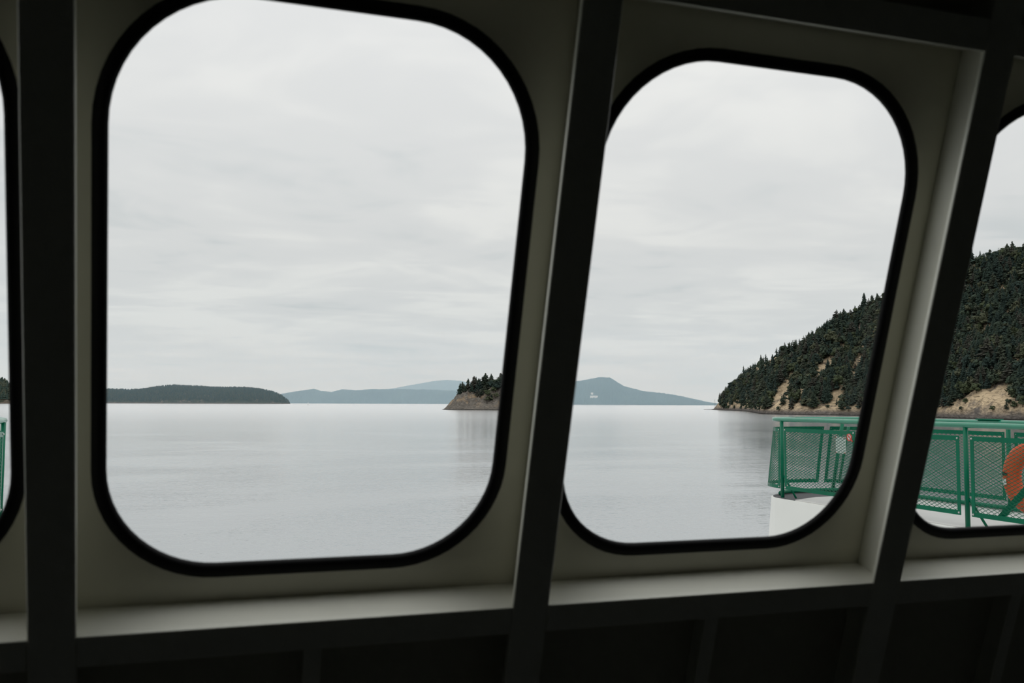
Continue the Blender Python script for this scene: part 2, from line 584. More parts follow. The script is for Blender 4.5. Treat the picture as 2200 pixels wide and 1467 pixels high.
# ----------------------------------------------------------------------------
# bow walkways with green railings
# ----------------------------------------------------------------------------
DECK_Z, RAIL_Z, PT_Z, PB_Z = EYE - 1.28, EYE - 0.21, EYE - 0.325, EYE - 1.16
XI, XO = 7.78, 9.46                  # inner and outer railing of the starboard walkway
MID = 2.965                          # ship's centre line
Y_AFT, Y_NOSE = 3.2, 11.25


def mir(side, p):
    return (p[0], p[1], p[2]) if side > 0 else (2 * MID - p[0], p[1], p[2])


def nose_outline(x0, x1, y0, ry, n=24, e=2.6):
    cx, rx = (x0 + x1) / 2, (x1 - x0) / 2
    pts = []
    for i in range(n + 1):
        a = math.pi * (1 - i / n)
        c, s = math.cos(a), math.sin(a)
        pts.append((cx + rx * math.copysign(abs(c) ** (2 / e), c), y0 + ry * abs(s) ** (2 / e)))
    return pts


def walkway(side, label):
    root = empty('bow_walkway', mir(side, ((XI + XO) / 2, 7.0, DECK_Z)), label=label, category='walkway')
    x0, x1 = XI - 0.05, XO + 0.10
    top = [(x0, Y_AFT)] + nose_outline(x0, x1, Y_NOSE, 0.62) + [(x1, Y_AFT)]
    low = [(x0, Y_AFT)] + nose_outline(x0, x1, Y_NOSE, 1.75) + [(x1, Y_AFT)]
    mid = [(a[0] * 0.75 + b[0] * 0.25, a[1] * 0.72 + b[1] * 0.28) for a, b in zip(top, low)]
    n = len(top)

    def prism(levels, m, name, cap_top=True, cap_bot=True):
        v, f = [], []
        for ring, z in levels:
            v += [local(root, mir(side, (x, y, z))) for x, y in ring]
        for l in range(len(levels) - 1):
            for i in range(n):
                j = (i + 1) % n
                f.append((l * n + i, l * n + j, (l + 1) * n + j, (l + 1) * n + i))
        if cap_top:
            f.append(tuple((len(levels) - 1) * n + i for i in range(n)))
        if cap_bot:
            f.append(tuple(reversed(range(n))))
        me = new_mesh(name, v, f, [m])
        b_ = bmesh.new()
        b_.from_mesh(me)
        bmesh.ops.recalc_face_normals(b_, faces=b_.faces)
        b_.to_mesh(me)
        b_.free()
        return link(name, me, root)
    h = prism([(low, DECK_Z - 4.6), (mid, DECK_Z - 1.3), (top, DECK_Z - 0.012)], M_WHITE, 'hull_side')
    h['label'] = 'smooth white painted hull side'
    h2 = prism([(low, -1.0), (low, DECK_Z - 4.6)], M_HULLGREEN, 'lower_hull', cap_top=False)
    # deck: pale paint aft, dark non-skid on the nose
    aft = [(x0 + 0.02, Y_AFT), (x0 + 0.02, 10.95), (x0 + 0.55, 11.22), (x0 + 1.1, 11.25), (x1 - 0.02, 11.2), (x1 - 0.02, Y_AFT)]
    for nm, m, ring in (('deck', M_DECK, aft), ('nose_deck', M_NONSKID, [(x0 + 0.02, 10.95)] + [(p[0], p[1] - 0.01) for p in nose_outline(x0 + 0.02, x1 - 0.02, Y_NOSE, 0.61)] + [(x1 - 0.02, 11.2), (x0 + 1.1, 11.25), (x0 + 0.55, 11.22)])):
        k = len(ring)
        v = [local(root, mir(side, (x, y, DECK_Z))) for x, y in ring] + [local(root, mir(side, (x, y, DECK_Z - 0.02))) for x, y in ring]
        f = [tuple(range(k)), tuple(reversed(range(k, 2 * k)))] + [(i, k + i, k + (i + 1) % k, (i + 1) % k) for i in range(k)]
        me = new_mesh(nm, v, f, [m])
        b_ = bmesh.new()
        b_.from_mesh(me)
        bmesh.ops.recalc_face_normals(b_, faces=b_.faces)
        bmesh.ops.triangulate(b_, faces=[q for q in b_.faces if len(q.verts) > 4])
        b_.to_mesh(me)
        b_.free()
        o = link(nm, me, root)
        o['label'] = 'pale grey painted deck' if nm == 'deck' else 'dark grey non-skid deck at the nose'
    return root


walkway(1, 'white bow walkway with green railings seen through the second large window')
walkway(-1, 'bow walkway on the port side, at the left picture edge')


def screen(fn, length, z0, z1, seg, pitch=0.076, hgt=0.037, wd=0.0026):
    """expanded-metal screen: two families of slanting strands; fn(s, z) -> (point, normal)"""
    mb = MB()
    k = hgt / pitch                  # slope of a strand
    H = z1 - z0
    for sgn in (1, -1):
        nl = int((H + k * length) / hgt) + 1
        for i in range(nl):
            c = i * hgt + 0.006 - (k * length if sgn > 0 else 0)       # z at s = 0
            # z(s) = c + sgn*k*s, clipped to [0, H]
            sa, sb = 0.0, length
            if sgn > 0:
                sa, sb = max(0, -c / k), min(length, (H - c) / k)
            else:
                sa, sb = max(0, (c - H) / k), min(length, c / k)
            if sb - sa < 0.02:
                continue
            m = max(1, int(math.ceil((sb - sa) / seg)))
            prev = None
            base = len(mb.v)
            for j in range(m + 1):
                s = sa + (sb - sa) * j / m
                p, nrm = fn(s, z0 + c + sgn * k * s)
                p, nrm = Vector(p), Vector(nrm)
                up = Vector((0, 0, 1)) * wd
                th = nrm * (0.0022 if sgn > 0 else 0.0018)
                mb.v += [tuple(p - up - th), tuple(p - up + th), tuple(p + up + th * 1.6), tuple(p + up - th * 0.4)]
                if j:
                    b = base + (j - 1) * 4
                    for q in range(4):
                        mb.f.append((b + q, b + (q + 1) % 4, b + 4 + (q + 1) % 4, b + 4 + q))
    return mb


def bolt_mesh():
    b_ = bmesh.new()
    bmesh.ops.create_uvsphere(b_, u_segments=8, v_segments=5, radius=0.011)
    me = bpy.data.meshes.new('bolt')
    b_.to_mesh(me)
    b_.free()
    me.materials.append(M_BOLT)
    return me


BOLT = bolt_mesh()


def panel(root, fn, length, z0, z1, seg, out=1.0):
    """framed screen panel as one part with its screen and bolts as sub-parts"""
    nseg = max(1, int(math.ceil(length / seg)))

    def line(z, a, b, m):
        return [fn(a + (b - a) * i / m, z) for i in range(m + 1)]
    mb = MB()
    for za, zb in ((z0, z0 + 0.05), (z1 - 0.05, z1)):
        A, B = line(za, 0, length, nseg), line(zb, 0, length, nseg)
        mb.strip([p for p, _ in A], [p for p, _ in B], 0.006 * out, [n for _, n in A])
    for sa, sb in ((0.0, 0.045), (length - 0.045, length)):
        A, B = line(z0, sa, sa, 1), line(z0, sb, sb, 1)
        A = [fn(sa, z0 + 0.05), fn(sa, z1 - 0.05)]
        B = [fn(sb, z0 + 0.05), fn(sb, z1 - 0.05)]
        mb.strip([p for p, _ in A], [p for p, _ in B], 0.006 * out, [n for _, n in A])
    fr_ = mb.build('panel_frame', M_GREEN, root)
    sm = screen(fn, length, z0 + 0.01, z1 - 0.01, seg)
    sm.build('mesh_screen', M_GREEN, fr_, label='green expanded metal mesh')
    for s, z in ((0.022, z0 + 0.025), (0.022, z1 - 0.025), (length - 0.022, z0 + 0.025), (length - 0.022, z1 - 0.025)):
        p, nrm = fn(s, z)
        b = link('bolt', BOLT, fr_, tuple(Vector(p) + Vector(nrm) * 0.009 * out), label='pale bolt head')
    return fr_


def inner_railing(side, label, extra):
    loc = mir(side, (XI, 7.0, DECK_Z))
    root = empty('walkway_railing', loc, label=label, category='railing')
    L = lambda p: local(root, mir(side, p))
    posts = [11.28, 9.66, 7.99, 6.35, 4.7]
    tp = [(XI, 3.4, RAIL_Z)] + [(XI, y, RAIL_Z) for y in (6.0, 9.0, 11.0)] + [(x, y - 0.02, RAIL_Z) for x, y in nose_outline(XI, XO, Y_NOSE, 0.62, 18)[1:9]]
    mb = MB()
    mb.tube([L(p) for p in tp], 0.030, 12)
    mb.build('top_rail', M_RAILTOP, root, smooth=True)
    for y in posts:
        mb = MB()
        mb.tube([L((XI, y, DECK_Z)), L((XI, y, RAIL_Z - 0.02))], 0.026, 12)
        mb.build('post', M_GREEN, root, smooth=True)
        mb = MB()
        mb.tube([L((XI + 0.01, y - 0.02, EYE - 0.98)), L((XI + 0.10, y - 0.17, DECK_Z))], 0.014, 8)
        mb.build('brace', M_GREEN, root, smooth=True)
    nx = -1.0 if side > 0 else 1.0
    for i in range(len(posts) - 1):
        ya, yb = posts[i] - 0.075, posts[i + 1] + 0.075
        ln = ya - yb

        def fn(s, z, ya=ya):
            return L((XI - 0.012, ya - s, z)), (nx, 0, 0)
        panel(root, fn, ln, PB_Z, PT_Z, 99)
    # panel that starts at the last post and wraps round the nose
    ol = nose_outline(XI, XO, Y_NOSE, 0.86, 60)
    path = [(XI, 11.33)] + [p for p in ol if p[1] > 11.36 and p[0] < 8.98]
    acc = [0.0]
    for a, b in zip(path, path[1:]):
        acc.append(acc[-1] + math.hypot(b[0] - a[0], b[1] - a[1]))

    def fnose(s, z):
        s = min(max(s, 0), acc[-1] - 1e-6)
        i = max(j for j in range(len(acc) - 1) if acc[j] <= s)
        g = (s - acc[i]) / (acc[i + 1] - acc[i])
        x, y = path[i][0] + (path[i + 1][0] - path[i][0]) * g, path[i][1] + (path[i + 1][1] - path[i][1]) * g
        tx, ty = path[i + 1][0] - path[i][0], path[i + 1][1] - path[i][1]
        l = math.hypot(tx, ty)
        rake = min(1.0, s / 0.35) * 0.16 * (z - PB_Z) / (PT_Z - PB_Z)
        nn = (-ty / l, tx / l, 0)
        if side < 0:
            nn = (-nn[0], nn[1], 0)
        return L((x, y - rake, z)), nn
    panel(root, fnose, acc[-1], PB_Z, PT_Z, 0.08)
    if extra:
        mb = MB()                    # slanting flat brace inside the second panel
        a, b = (XI + 0.03, 7.62, EYE - 1.16), (XI + 0.03, 6.75, EYE - 0.32)
        mb.strip([L((a[0], a[1] + 0.05, a[2])), L((b[0], b[1] + 0.05, b[2]))], [L((a[0], a[1] - 0.05, a[2])), L((b[0], b[1] - 0.05, b[2]))], 0.012, (1, 0, 0))
        mb.build('slanting_brace', M_GREEN, root)
    return root


def outer_railing(side, label):
    loc = mir(side, (XO, 7.0, DECK_Z))
    root = empty('outer_railing', loc, label=label, category='railing')
    L = lambda p: local(root, mir(side, p))
    ol = nose_outline(XI, XO, Y_NOSE, 0.62, 18)
    tp = [(x, y - 0.02, RAIL_Z) for x, y in ol[8:18]] + [(XO, y, RAIL_Z) for y in (11.0, 9.0, 6.0, 3.4)]
    mb = MB()
    mb.tube([L(p) for p in tp], 0.030, 12)
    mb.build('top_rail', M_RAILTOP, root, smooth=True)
    bp = [(x, y - 0.10, DECK_Z + 0.035) for x, y in nose_outline(XI + 0.04, XO, Y_NOSE, 0.62, 18)[3:18]] + [(XO, y, DECK_Z + 0.035) for y in (11.0, 9.0, 6.0, 3.4)]
    mb = MB()
    mb.tube([L(p) for p in bp], 0.030, 10)
    mb.build('foot_rail', M_GREEN, root, smooth=True)
    posts = [(XO, 10.7), (XO, 9.04), (XO, 7.4), (XO, 5.7), (XO, 4.1)]
    for x, y in posts:
        mb = MB()
        mb.tube([L((x, y, DECK_Z)), L((x, y, RAIL_Z - 0.02))], 0.028, 12)
        mb.build('post', M_GREEN, root, smooth=True)
    mb = MB()                        # raked post at the shoulder of the nose
    mb.tube([L((8.98, 11.78, DECK_Z)), L((9.06, 11.62, RAIL_Z - 0.02))], 0.026, 12)
    mb.build('post', M_GREEN, root, smooth=True)
    for xa, ya in ((9.16, 11.86),):
        mb = MB()
        mb.tube([L((xa, ya, PB_Z)), L((xa + 0.03, ya - 0.2, PT_Z))], 0.02, 8)
        mb.build('upright', M_GREEN, root, smooth=True)
    nx = 1.0 if side > 0 else -1.0
    for i in range(len(posts) - 1):
        ya, yb = posts[i][1] - 0.075, posts[i + 1][1] + 0.075

        def fn(s, z, ya=ya):
            return L((XO + 0.012, ya - s, z)), (nx, 0, 0)
        panel(root, fn, ya - yb, PB_Z, PT_Z, 99)
    ol = nose_outline(XI, XO, Y_NOSE, 0.86, 60)
    path = [p for p in ol if p[0] > 9.02] + [(XO, 10.78)]
    acc = [0.0]
    for a, b in zip(path, path[1:]):
        acc.append(acc[-1] + math.hypot(b[0] - a[0], b[1] - a[1]))

    def fnose(s, z):
        s = min(max(s, 0), acc[-1] - 1e-6)
        i = max(j for j in range(len(acc) - 1) if acc[j] <= s)
        g = (s - acc[i]) / (acc[i + 1] - acc[i])
        x, y = path[i][0] + (path[i + 1][0] - path[i][0]) * g, path[i][1] + (path[i + 1][1] - path[i][1]) * g
        tx, ty = path[i + 1][0] - path[i][0], path[i + 1][1] - path[i][1]
        l = math.hypot(tx, ty)
        rake = min(1.0, (acc[-1] - s) / 0.35) * 0.16 * (z - PB_Z) / (PT_Z - PB_Z)
        nn = (-ty / l * nx, tx / l, 0)
        return L((x, y - rake, z)), nn
    panel(root, fnose, acc[-1], PB_Z, PT_Z, 0.08)
    if side > 0:
        mb = MB()
        mb.box_pts([L(p) for p in ((XO - 0.05, 9.15, RAIL_Z + 0.028), (XO + 0.05, 9.15, RAIL_Z + 0.028), (XO + 0.05, 9.5, RAIL_Z + 0.028), (XO - 0.05, 9.5, RAIL_Z + 0.028),
                                    (XO - 0.05, 9.15, RAIL_Z + 0.042), (XO + 0.05, 9.15, RAIL_Z + 0.042), (XO + 0.05, 9.5, RAIL_Z + 0.042), (XO - 0.05, 9.5, RAIL_Z + 0.042))])
        mb.build('rail_plate', M_GREEN, root, bevel=0.005)
    return root


inner_railing(1, 'green pipe railing with mesh panels nearest the windows on the right', True)
outer_railing(1, 'green mesh railing on the far edge of the right walkway')
inner_railing(-1, 'green mesh railing glimpsed at the left picture edge', False)
outer_railing(-1, 'far green railing of the port walkway behind the left edge railing')

# lifebuoy hung inside the near railing
buoy = empty('lifebuoy', (8.02, 7.36, EYE - 0.73), label='orange lifebuoy hanging behind the green mesh at the right edge', category='lifebuoy')
mb = MB()
n, m = 40, 14
for i in range(n):
    a = 2 * math.pi * i / n
    for j in range(m):
        q = 2 * math.pi * j / m
        r = 0.275 + 0.105 * math.cos(q)
        mb.v.append((0.062 * math.sin(q), r * math.sin(a), r * math.cos(a)))
for i in range(n):
    for j in range(m):
        mb.f.append((i * m + j, ((i + 1) % n) * m + j, ((i + 1) % n) * m + (j + 1) % m, i * m + (j + 1) % m))
mb.build('ring', M_ORANGE, buoy, smooth=True)


def buoy_band(a0, a1, grow, m_, name, label, q0=0.0, q1=2 * math.pi):
    mb = MB()
    for i in range(5):
        a = math.radians(a0 + (a1 - a0) * i / 4)
        for j in range(14):
            q = q0 + (q1 - q0) * j / (14 if q1 - q0 > 6 else 13)
            r = 0.275 + (0.105 + grow) * math.cos(q)
            mb.v.append(((0.062 + grow) * math.sin(q), r * math.sin(a), r * math.cos(a)))
    for i in range(4):
        for j in range(14 if q1 - q0 > 6 else 13):
            mb.f.append((i * 14 + j, (i + 1) * 14 + j, (i + 1) * 14 + (j + 1) % 14, i * 14 + (j + 1) % 14))
    mb.build(name, m_, buoy, smooth=True, label=label)


buoy_band(82, 88, 0.004, M_BLACK, 'strap', 'black strap', math.pi * 1.5, math.pi * 2.2)
buoy_band(94, 105, 0.003, M_SIGNWHITE, 'reflective_patch', 'pale reflective patch', math.pi * 1.55, math.pi * 2.1)
buoy_band(260, 267, 0.004, M_BLACK, 'strap', 'black strap')
mb = MB()
mb.tube([(-0.02, 0.0, 0.33), (-0.1, 0.0, 0.37), (-0.22, 0.0, 0.375)], 0.012, 8)
mb.build('hook', M_GREEN, buoy, smooth=True)

# notices on the railing
sg = empty('notice_board', (XI + 0.03, 10.065, EYE - 0.51), label='small blank white notice behind the green mesh', category='notice')
mb = MB()
mb.box(-0.004, 0.004, -0.095, 0.095, -0.105, 0.105)
mb.build('sheet', M_SIGNWHITE, sg, bevel=0.002)
for y in (-0.085, 0.085):
    for z in (-0.095, 0.095):
        mb = MB()
        mb.tube([(-0.004, y, z), (-0.009, y, z)], 0.008, 8)
        mb.build('corner_fixing', M_SIGNRED, sg)
rs = empty('round_sign', (XI - 0.022, 9.83, EYE - 0.405), label='small round red and white prohibition sign beside the white notice', category='sign')
mb = MB()
mb.tube([(0.004, 0, 0), (-0.001, 0, 0)], 0.044, 24)
mb.build('disc', material('pale_green_sign', (0.35, 0.55, 0.45), 0.5), rs)
mb = MB()
mb.tube([(-0.003, 0.040 * math.cos(2 * math.pi * i / 24), 0.040 * math.sin(2 * math.pi * i / 24)) for i in range(24)], 0.007, 6, closed=True)
mb.build('red_ring', M_SIGNRED, rs, smooth=True)
mb = MB()
mb.tube([(-0.003, 0.034, 0.034), (-0.003, -0.060, -0.050)], 0.008, 6)
mb.build('red_slash', M_SIGNRED, rs)
mb = MB()
mb.tube([(-0.004, 0.026 * math.cos(2 * math.pi * i / 20), 0.008 + 0.026 * math.sin(2 * math.pi * i / 20)) for i in range(20)], 0.005, 6, closed=True)
mb.build('pale_symbol', M_SIGNWHITE, rs, smooth=True)

# ----------------------------------------------------------------------------
# land: terrains
# ----------------------------------------------------------------------------


def fbm(x, y, s, o=4, seed=0.0):
    return noise.fractal(Vector((x / s + seed, y / s - seed, seed * 0.37)), 1.0, 2.0, o)


class Terrain:
    """strip of land between a shoreline and a crest, both surveyed by bearing, range and elevation"""

    def __init__(self, xs, shore_d, crest_y, run, prof, amp, nscale, back=0.7, seed=0.0, tree_px=0.0, rug=0.0):
        self.xs, self.sd, self.cy, self.run = map(np.array, (xs, shore_d, crest_y, run))
        self.prof, self.amp, self.ns, self.back, self.seed, self.tpx, self.rug = prof, amp, nscale, back, seed, tree_px, rug

    def pos(self, x, t):
        b = bearing(x)
        d0 = np.interp(x, self.xs, self.sd)
        d1 = d0 + np.interp(x, self.xs, self.run)
        zc = max(0.5, EYE + d1 * slope(x, np.interp(x, self.xs, self.cy) + self.tpx))
        d = d0 + (d1 - d0) * t
        px, py = b * d
        if t <= 1:
            g = self.prof(t)
        else:
            g = 1 - (t - 1) ** 1.3 * self.back
        z = zc * g
        w = min(1, max(0, t * 6)) * (1.0 if t <= 1 else 1.0)
        k = min(1.0, zc / 25.0)
        z += self.amp * k * w * fbm(px, py, self.ns, 5, self.seed) * (0.45 if 0.85 < t < 1.2 else 1.0)
        if self.rug:
            z += self.rug * w * k * (0.55 - 1.6 * abs(noise.noise(Vector((px / 9.0, py / 9.0, t * 3 + 4.2)))) - 0.8 * abs(noise.noise(Vector((px / 4.0, py / 4.0, t * 7)))))
        if t < 0.02:
            z = -1.5
        return px, py, z

    def mesh(self, name, x0, x1, nx, t1, nt_, mat, smooth=True):
        v, f = [], []
        for i in range(nx + 1):
            x = x0 + (x1 - x0) * i / nx
            for j in range(nt_ + 1):
                v.append(self.pos(x, t1 * (j / nt_) ** 1.0))
        for i in range(nx):
            for j in range(nt_):
                a = i * (nt_ + 1) + j
                f.append((a, a + nt_ + 1, a + nt_ + 2, a + 1))
        me = new_mesh(name, v, f, [mat], None, smooth)
        return me


# --- tree shapes ---------------------------------------------------------------
def conifer(seed, tiers, per, width, droop, low, ragged, slim=1.0):
    r = random.Random(seed)
    v, f, mi = [], [], []
    # trunk, unit height
    for k in range(5):
        a = 2 * math.pi * k / 5
        v.append((0.018 * math.cos(a), 0.018 * math.sin(a), -0.06))
    v.append((0, 0, 0.97))
    for k in range(5):
        f.append((k, (k + 1) % 5, 5))
        mi.append(1)
    nb = tiers * per
    lean = (r.uniform(-0.02, 0.02), r.uniform(-0.02, 0.02))
    for i in range(nb):
        g = (i + r.random()) / nb
        if r.random() < ragged:
            continue
        z = low + (0.98 - low) * g ** 1.12
        rr = width * ((1 - g) ** 0.72 * 0.95 + 0.05) * (0.65 + 0.35 * min(1, g * 6))
        a = i * 2.399963 + r.uniform(-0.5, 0.5)
        l = rr * r.choice((0.5, 0.75, 0.9, 1.05, 1.3)) * r.uniform(0.85, 1.15)
        hw = (l * r.uniform(0.22, 0.42) + 0.014) * slim
        dz = -l * droop * r.uniform(0.2, 1.6)
        ca, sa = math.cos(a), math.sin(a)
        n = len(v)
        th = 0.022 + 0.03 * (1 - g)
        tw = r.uniform(-0.5, 0.5) * hw
        cx, cy = lean[0] * g, lean[1] * g
        v += [(cx, cy, z + th), (cx + ca * l * 0.62 - sa * hw, cy + sa * l * 0.62 + ca * hw, z + dz * 0.7 - 0.012 + tw), (cx + ca * l, cy + sa * l, z + dz * 0.75),
              (cx + ca * l * 0.62 + sa * hw, cy + sa * l * 0.62 - ca * hw, z + dz * 0.7 - 0.012 - tw), (cx + ca * l * 0.5, cy + sa * l * 0.5, z + dz * 0.25 + th * 0.7)]
        f += [(n, n + 1, n + 4), (n + 1, n + 2, n + 4), (n + 2, n + 3, n + 4), (n + 3, n, n + 4)]
        mi += [0] * 4
    return np.array(v), f, mi


def broadleaf(seed, n, wide, slim=1.0):
    r = random.Random(seed)
    v, f, mi = [], [], []
    for k in range(5):
        a = 2 * math.pi * k / 5
        v.append((0.03 * math.cos(a), 0.03 * math.sin(a), -0.08))
    v.append((r.uniform(-.05, .05), r.uniform(-.05, .05), 0.7))
    for k in range(5):
        f.append((k, (k + 1) % 5, 5))
        mi.append(1)
    for i in range(n):
        a = r.random() * 6.28
        rad_ = wide * math.sqrt(r.random())
        z = 0.28 + 0.56 * r.random() * (1 - 0.35 * rad_ / wide)
        sz = r.uniform(0.10, 0.19)
        cx, cy = rad_ * math.cos(a), rad_ * math.sin(a)
        for k in range(13):          # leafy sprays around each bough
            d = Vector((r.gauss(0, 1), r.gauss(0, 1), r.gauss(0.35, 1))).normalized()
            c = Vector((cx, cy, z)) + Vector((d.x, d.y, d.z * 0.75)) * sz
            t1 = d.orthogonal().normalized()
            t1 = (Matrix.Rotation(r.random() * 6.28, 3, d) @ t1)
            t2 = d.cross(t1)
            q = sz * r.uniform(0.5, 0.85) * slim
            b = len(v)
            v += [tuple(c + t1 * q), tuple(c + t2 * q * 0.8 - d * q * 0.35), tuple(c - t1 * q - d * q * 0.2), tuple(c - t2 * q * 0.8 - d * q * 0.3)]
            f += [(b, b + 1, b + 2), (b, b + 2, b + 3)]
            mi += [0, 0]
    return np.array(v), f, mi


def snag(seed):
    r = random.Random(seed)
    mb = MB()
    mb.tube([(0, 0, -0.05), (0.01, 0, 0.5), (0.0, 0.02, 1.0)], [0.02, 0.014, 0.004], 5)
    for i in range(7):
        z = r.uniform(0.4, 0.95)
        a = r.random() * 6.28
        l = r.uniform(0.08, 0.22)
        mb.tube([(0, 0, z), (math.cos(a) * l, math.sin(a) * l, z + r.uniform(-.02, .1))], [0.008, 0.003], 4)
    return np.array(mb.v), mb.f, [0] * len(mb.f)


KINDS = []                           # (mesh data, materials, family)
for i in range(5):
    KINDS.append((conifer(10 + i, 11 + i % 3, 7, (0.27, 0.33, 0.24, 0.35, 0.38)[i], (0.45, 0.3, 0.55, 0.35, 0.25)[i], (0.10, 0.16, 0.08, 0.2, 0.14)[i], (0.05, 0.15, 0.03, 0.22, 0.12)[i]), [CONIFER[i], M_BARK], 'conifer'))
for i in range(3):
    KINDS.append((broadleaf(40 + i, (15, 18, 13)[i], (0.30, 0.38, 0.34)[i]), [LEAFY[i], M_BARK], 'leafy'))
KINDS.append((snag(70), [M_DEAD], 'snag'))
for i in range(2):
    KINDS.append((broadleaf(60 + i, (16, 20)[i], (0.24, 0.30)[i]), [CONIFER[(1, 2)[i]], M_BARK], 'leafy'))
KIND_MESH = []
for n_, ((v, f, mi), mats, fam) in enumerate(KINDS):
    if n_ < 5:                       # fuller crowns for the trees planted one by one
        v, f, mi = conifer(110 + n_, 22, 9, (0.25, 0.30, 0.23, 0.32, 0.35)[n_], (0.45, 0.3, 0.55, 0.35, 0.25)[n_], (0.10, 0.16, 0.08, 0.2, 0.14)[n_], (0.05, 0.15, 0.03, 0.22, 0.12)[n_], 0.72)
    elif fam == 'leafy':
        v, f, mi = broadleaf(140 + n_, 26, (0.30, 0.38, 0.34, 0, 0.24, 0.30)[n_ - 5], 0.8)
    KIND_MESH.append(new_mesh({'conifer': 'conifer_tree', 'leafy': 'broadleaf_tree', 'snag': 'dead_tree'}[fam], v, f, mats, mi))


def forest_mesh(name, placed, kinds=None):
    """many trees joined: placed = (x, y, z, height, width factor, yaw, kind)"""
    kinds = kinds or KINDS
    mats, midx = [], {}
    for kd in kinds:
        for m in kd[1]:
            if m.name not in midx:
                midx[m.name] = len(mats)
                mats.append(m)
    V, LO, ST, MI = [], [], [], []
    nv = nl = 0
    cache = []
    for (v, f, mi), ms, fam in kinds:
        loops = np.concatenate([np.array(q) for q in f])
        lens = np.array([len(q) for q in f])
        mmap = np.array([midx[m.name] for m in ms])
        cache.append((np.asarray(v, float), loops, lens, mmap[np.array(mi)]))
    for x, y, z, h, w, a, k in placed:
        v, loops, lens, mi = cache[k]
        c, s = math.cos(a), math.sin(a)
        q = np.empty_like(v)
        q[:, 0] = (v[:, 0] * c - v[:, 1] * s) * h * w + x
        q[:, 1] = (v[:, 0] * s + v[:, 1] * c) * h * w + y
        q[:, 2] = v[:, 2] * h + z
        V.append(q)
        LO.append(loops + nv)
        ST.append(lens)
        MI.append(mi)
        nv += len(v)
    me = bpy.data.meshes.new(name)
    V, LO, LEN, MI = np.concatenate(V), np.concatenate(LO), np.concatenate(ST), np.concatenate(MI)
    me.vertices.add(len(V))
    me.vertices.foreach_set('co', V.astype(np.float32).ravel())
    me.loops.add(len(LO))
    me.loops.foreach_set('vertex_index', LO.astype(np.int32))
    me.polygons.add(len(LEN))
    me.polygons.foreach_set('loop_start', np.concatenate([[0], np.cumsum(LEN)[:-1]]).astype(np.int32))
    me.polygons.foreach_set('loop_total', LEN.astype(np.int32))
    for m in mats:
        me.materials.append(m)
    me.polygons.foreach_set('material_index', MI.astype(np.int32))
    me.update(calc_edges=True)
    me.validate()
    return me


def in_poly(x, y, poly):
    c = False
    n = len(poly)
    for i in range(n):
        x1, y1 = poly[i]
        x2, y2 = poly[(i + 1) % n]
        if (y1 > y) != (y2 > y) and x < (x2 - x1) * (y - y1) / (y2 - y1) + x1:
            c = not c
    return c


# --- steep wooded hill on the right ----------------------------------------------
HX = [1519, 1538, 1567, 1584, 1600, 1634, 1653, 1681, 1716, 1748, 1775, 1796, 1844, 1901, 1990, 2086, 2138, 2200, 2400, 2800]
HCY = [881, 857, 826, 809, 797, 769, 761, 746, 740, 719, 700, 683, 666, 637, 596, 557, 550, 537, 500, 480]
HSD = [1720, 1640, 1540, 1480, 1400, 1010, 985, 965, 945, 930, 925, 922, 915, 880, 815, 765, 745, 722, 640, 560]
HRUN = [25, 60, 110, 130, 150, 190, 190, 195, 200, 200, 205, 205, 210, 225, 245, 265, 270, 280, 280, 280]
hill = Terrain(HX, HSD, HCY, HRUN, lambda t: 0.05 * min(1, t * 14) + 0.95 * (0.35 * t + 0.65 * t ** 1.35), 7.0, 45.0, 0.55, 3.3, tree_px=15, rug=3.0)
hill_root = empty('wooded_hill', (700, 800, 0), label='steep dark wooded hill with dry grass ledges rising on the right', category='hill')
me = hill.mesh('slope', 1512, 2800, 240, 1.7, 90, M_HILL)
o = link('slope', me, hill_root, label='dry grass and bare rock slope')
o.matrix_parent_inverse = Matrix.Translation((-700, -800, 0))

# open ledges without trees, as surveyed outlines
BARE = [
    [(1648, 884), (1655, 866), (1668, 846), (1690, 818), (1694, 830), (1700, 852), (1686, 872), (1700, 884)],
    [(1700, 884), (1712, 862), (1722, 838), (1730, 834), (1730, 850), (1722, 874), (1748, 884)],
    [(1748, 884), (1755, 872), (1770, 868), (1778, 884)],
    [(1778, 872), (1795, 848), (1806, 832), (1816, 836), (1812, 862), (1800, 882), (1782, 884)],
    [(1754, 806), (1766, 784), (1788, 772), (1790, 788), (1770, 800), (1758, 818), (1748, 830), (1745, 822)],
    [(1826, 792), (1838, 772), (1862, 760), (1858, 776), (1844, 800), (1838, 816), (1832, 812)],
    [(1524, 880), (1532, 868), (1546, 864), (1548, 878)],
    [(1556, 880), (1560, 874), (1596, 872), (1600, 881)],
    [(1600, 792), (1622, 778), (1660, 766), (1690, 762), (1676, 772), (1640, 786), (1612, 800)],
    [(2016, 896), (2036, 880), (2070, 862), (2100, 846), (2150, 832), (2172, 826), (2166, 850), (2158, 870), (2150, 884), (2158, 898)],
    [(1640, 893), (1700, 882), (1770, 886), (1860, 888), (1860, 898), (1640, 898)],
]


def in_frame(px, py):
    if not (700 > 0 and 500 < py < 905):
        return False
    if 1500 < px < 1903 - 0.2 * (py - 637):
        return True
    return 2090 - 0.21 * (py - 557) < px < 2205


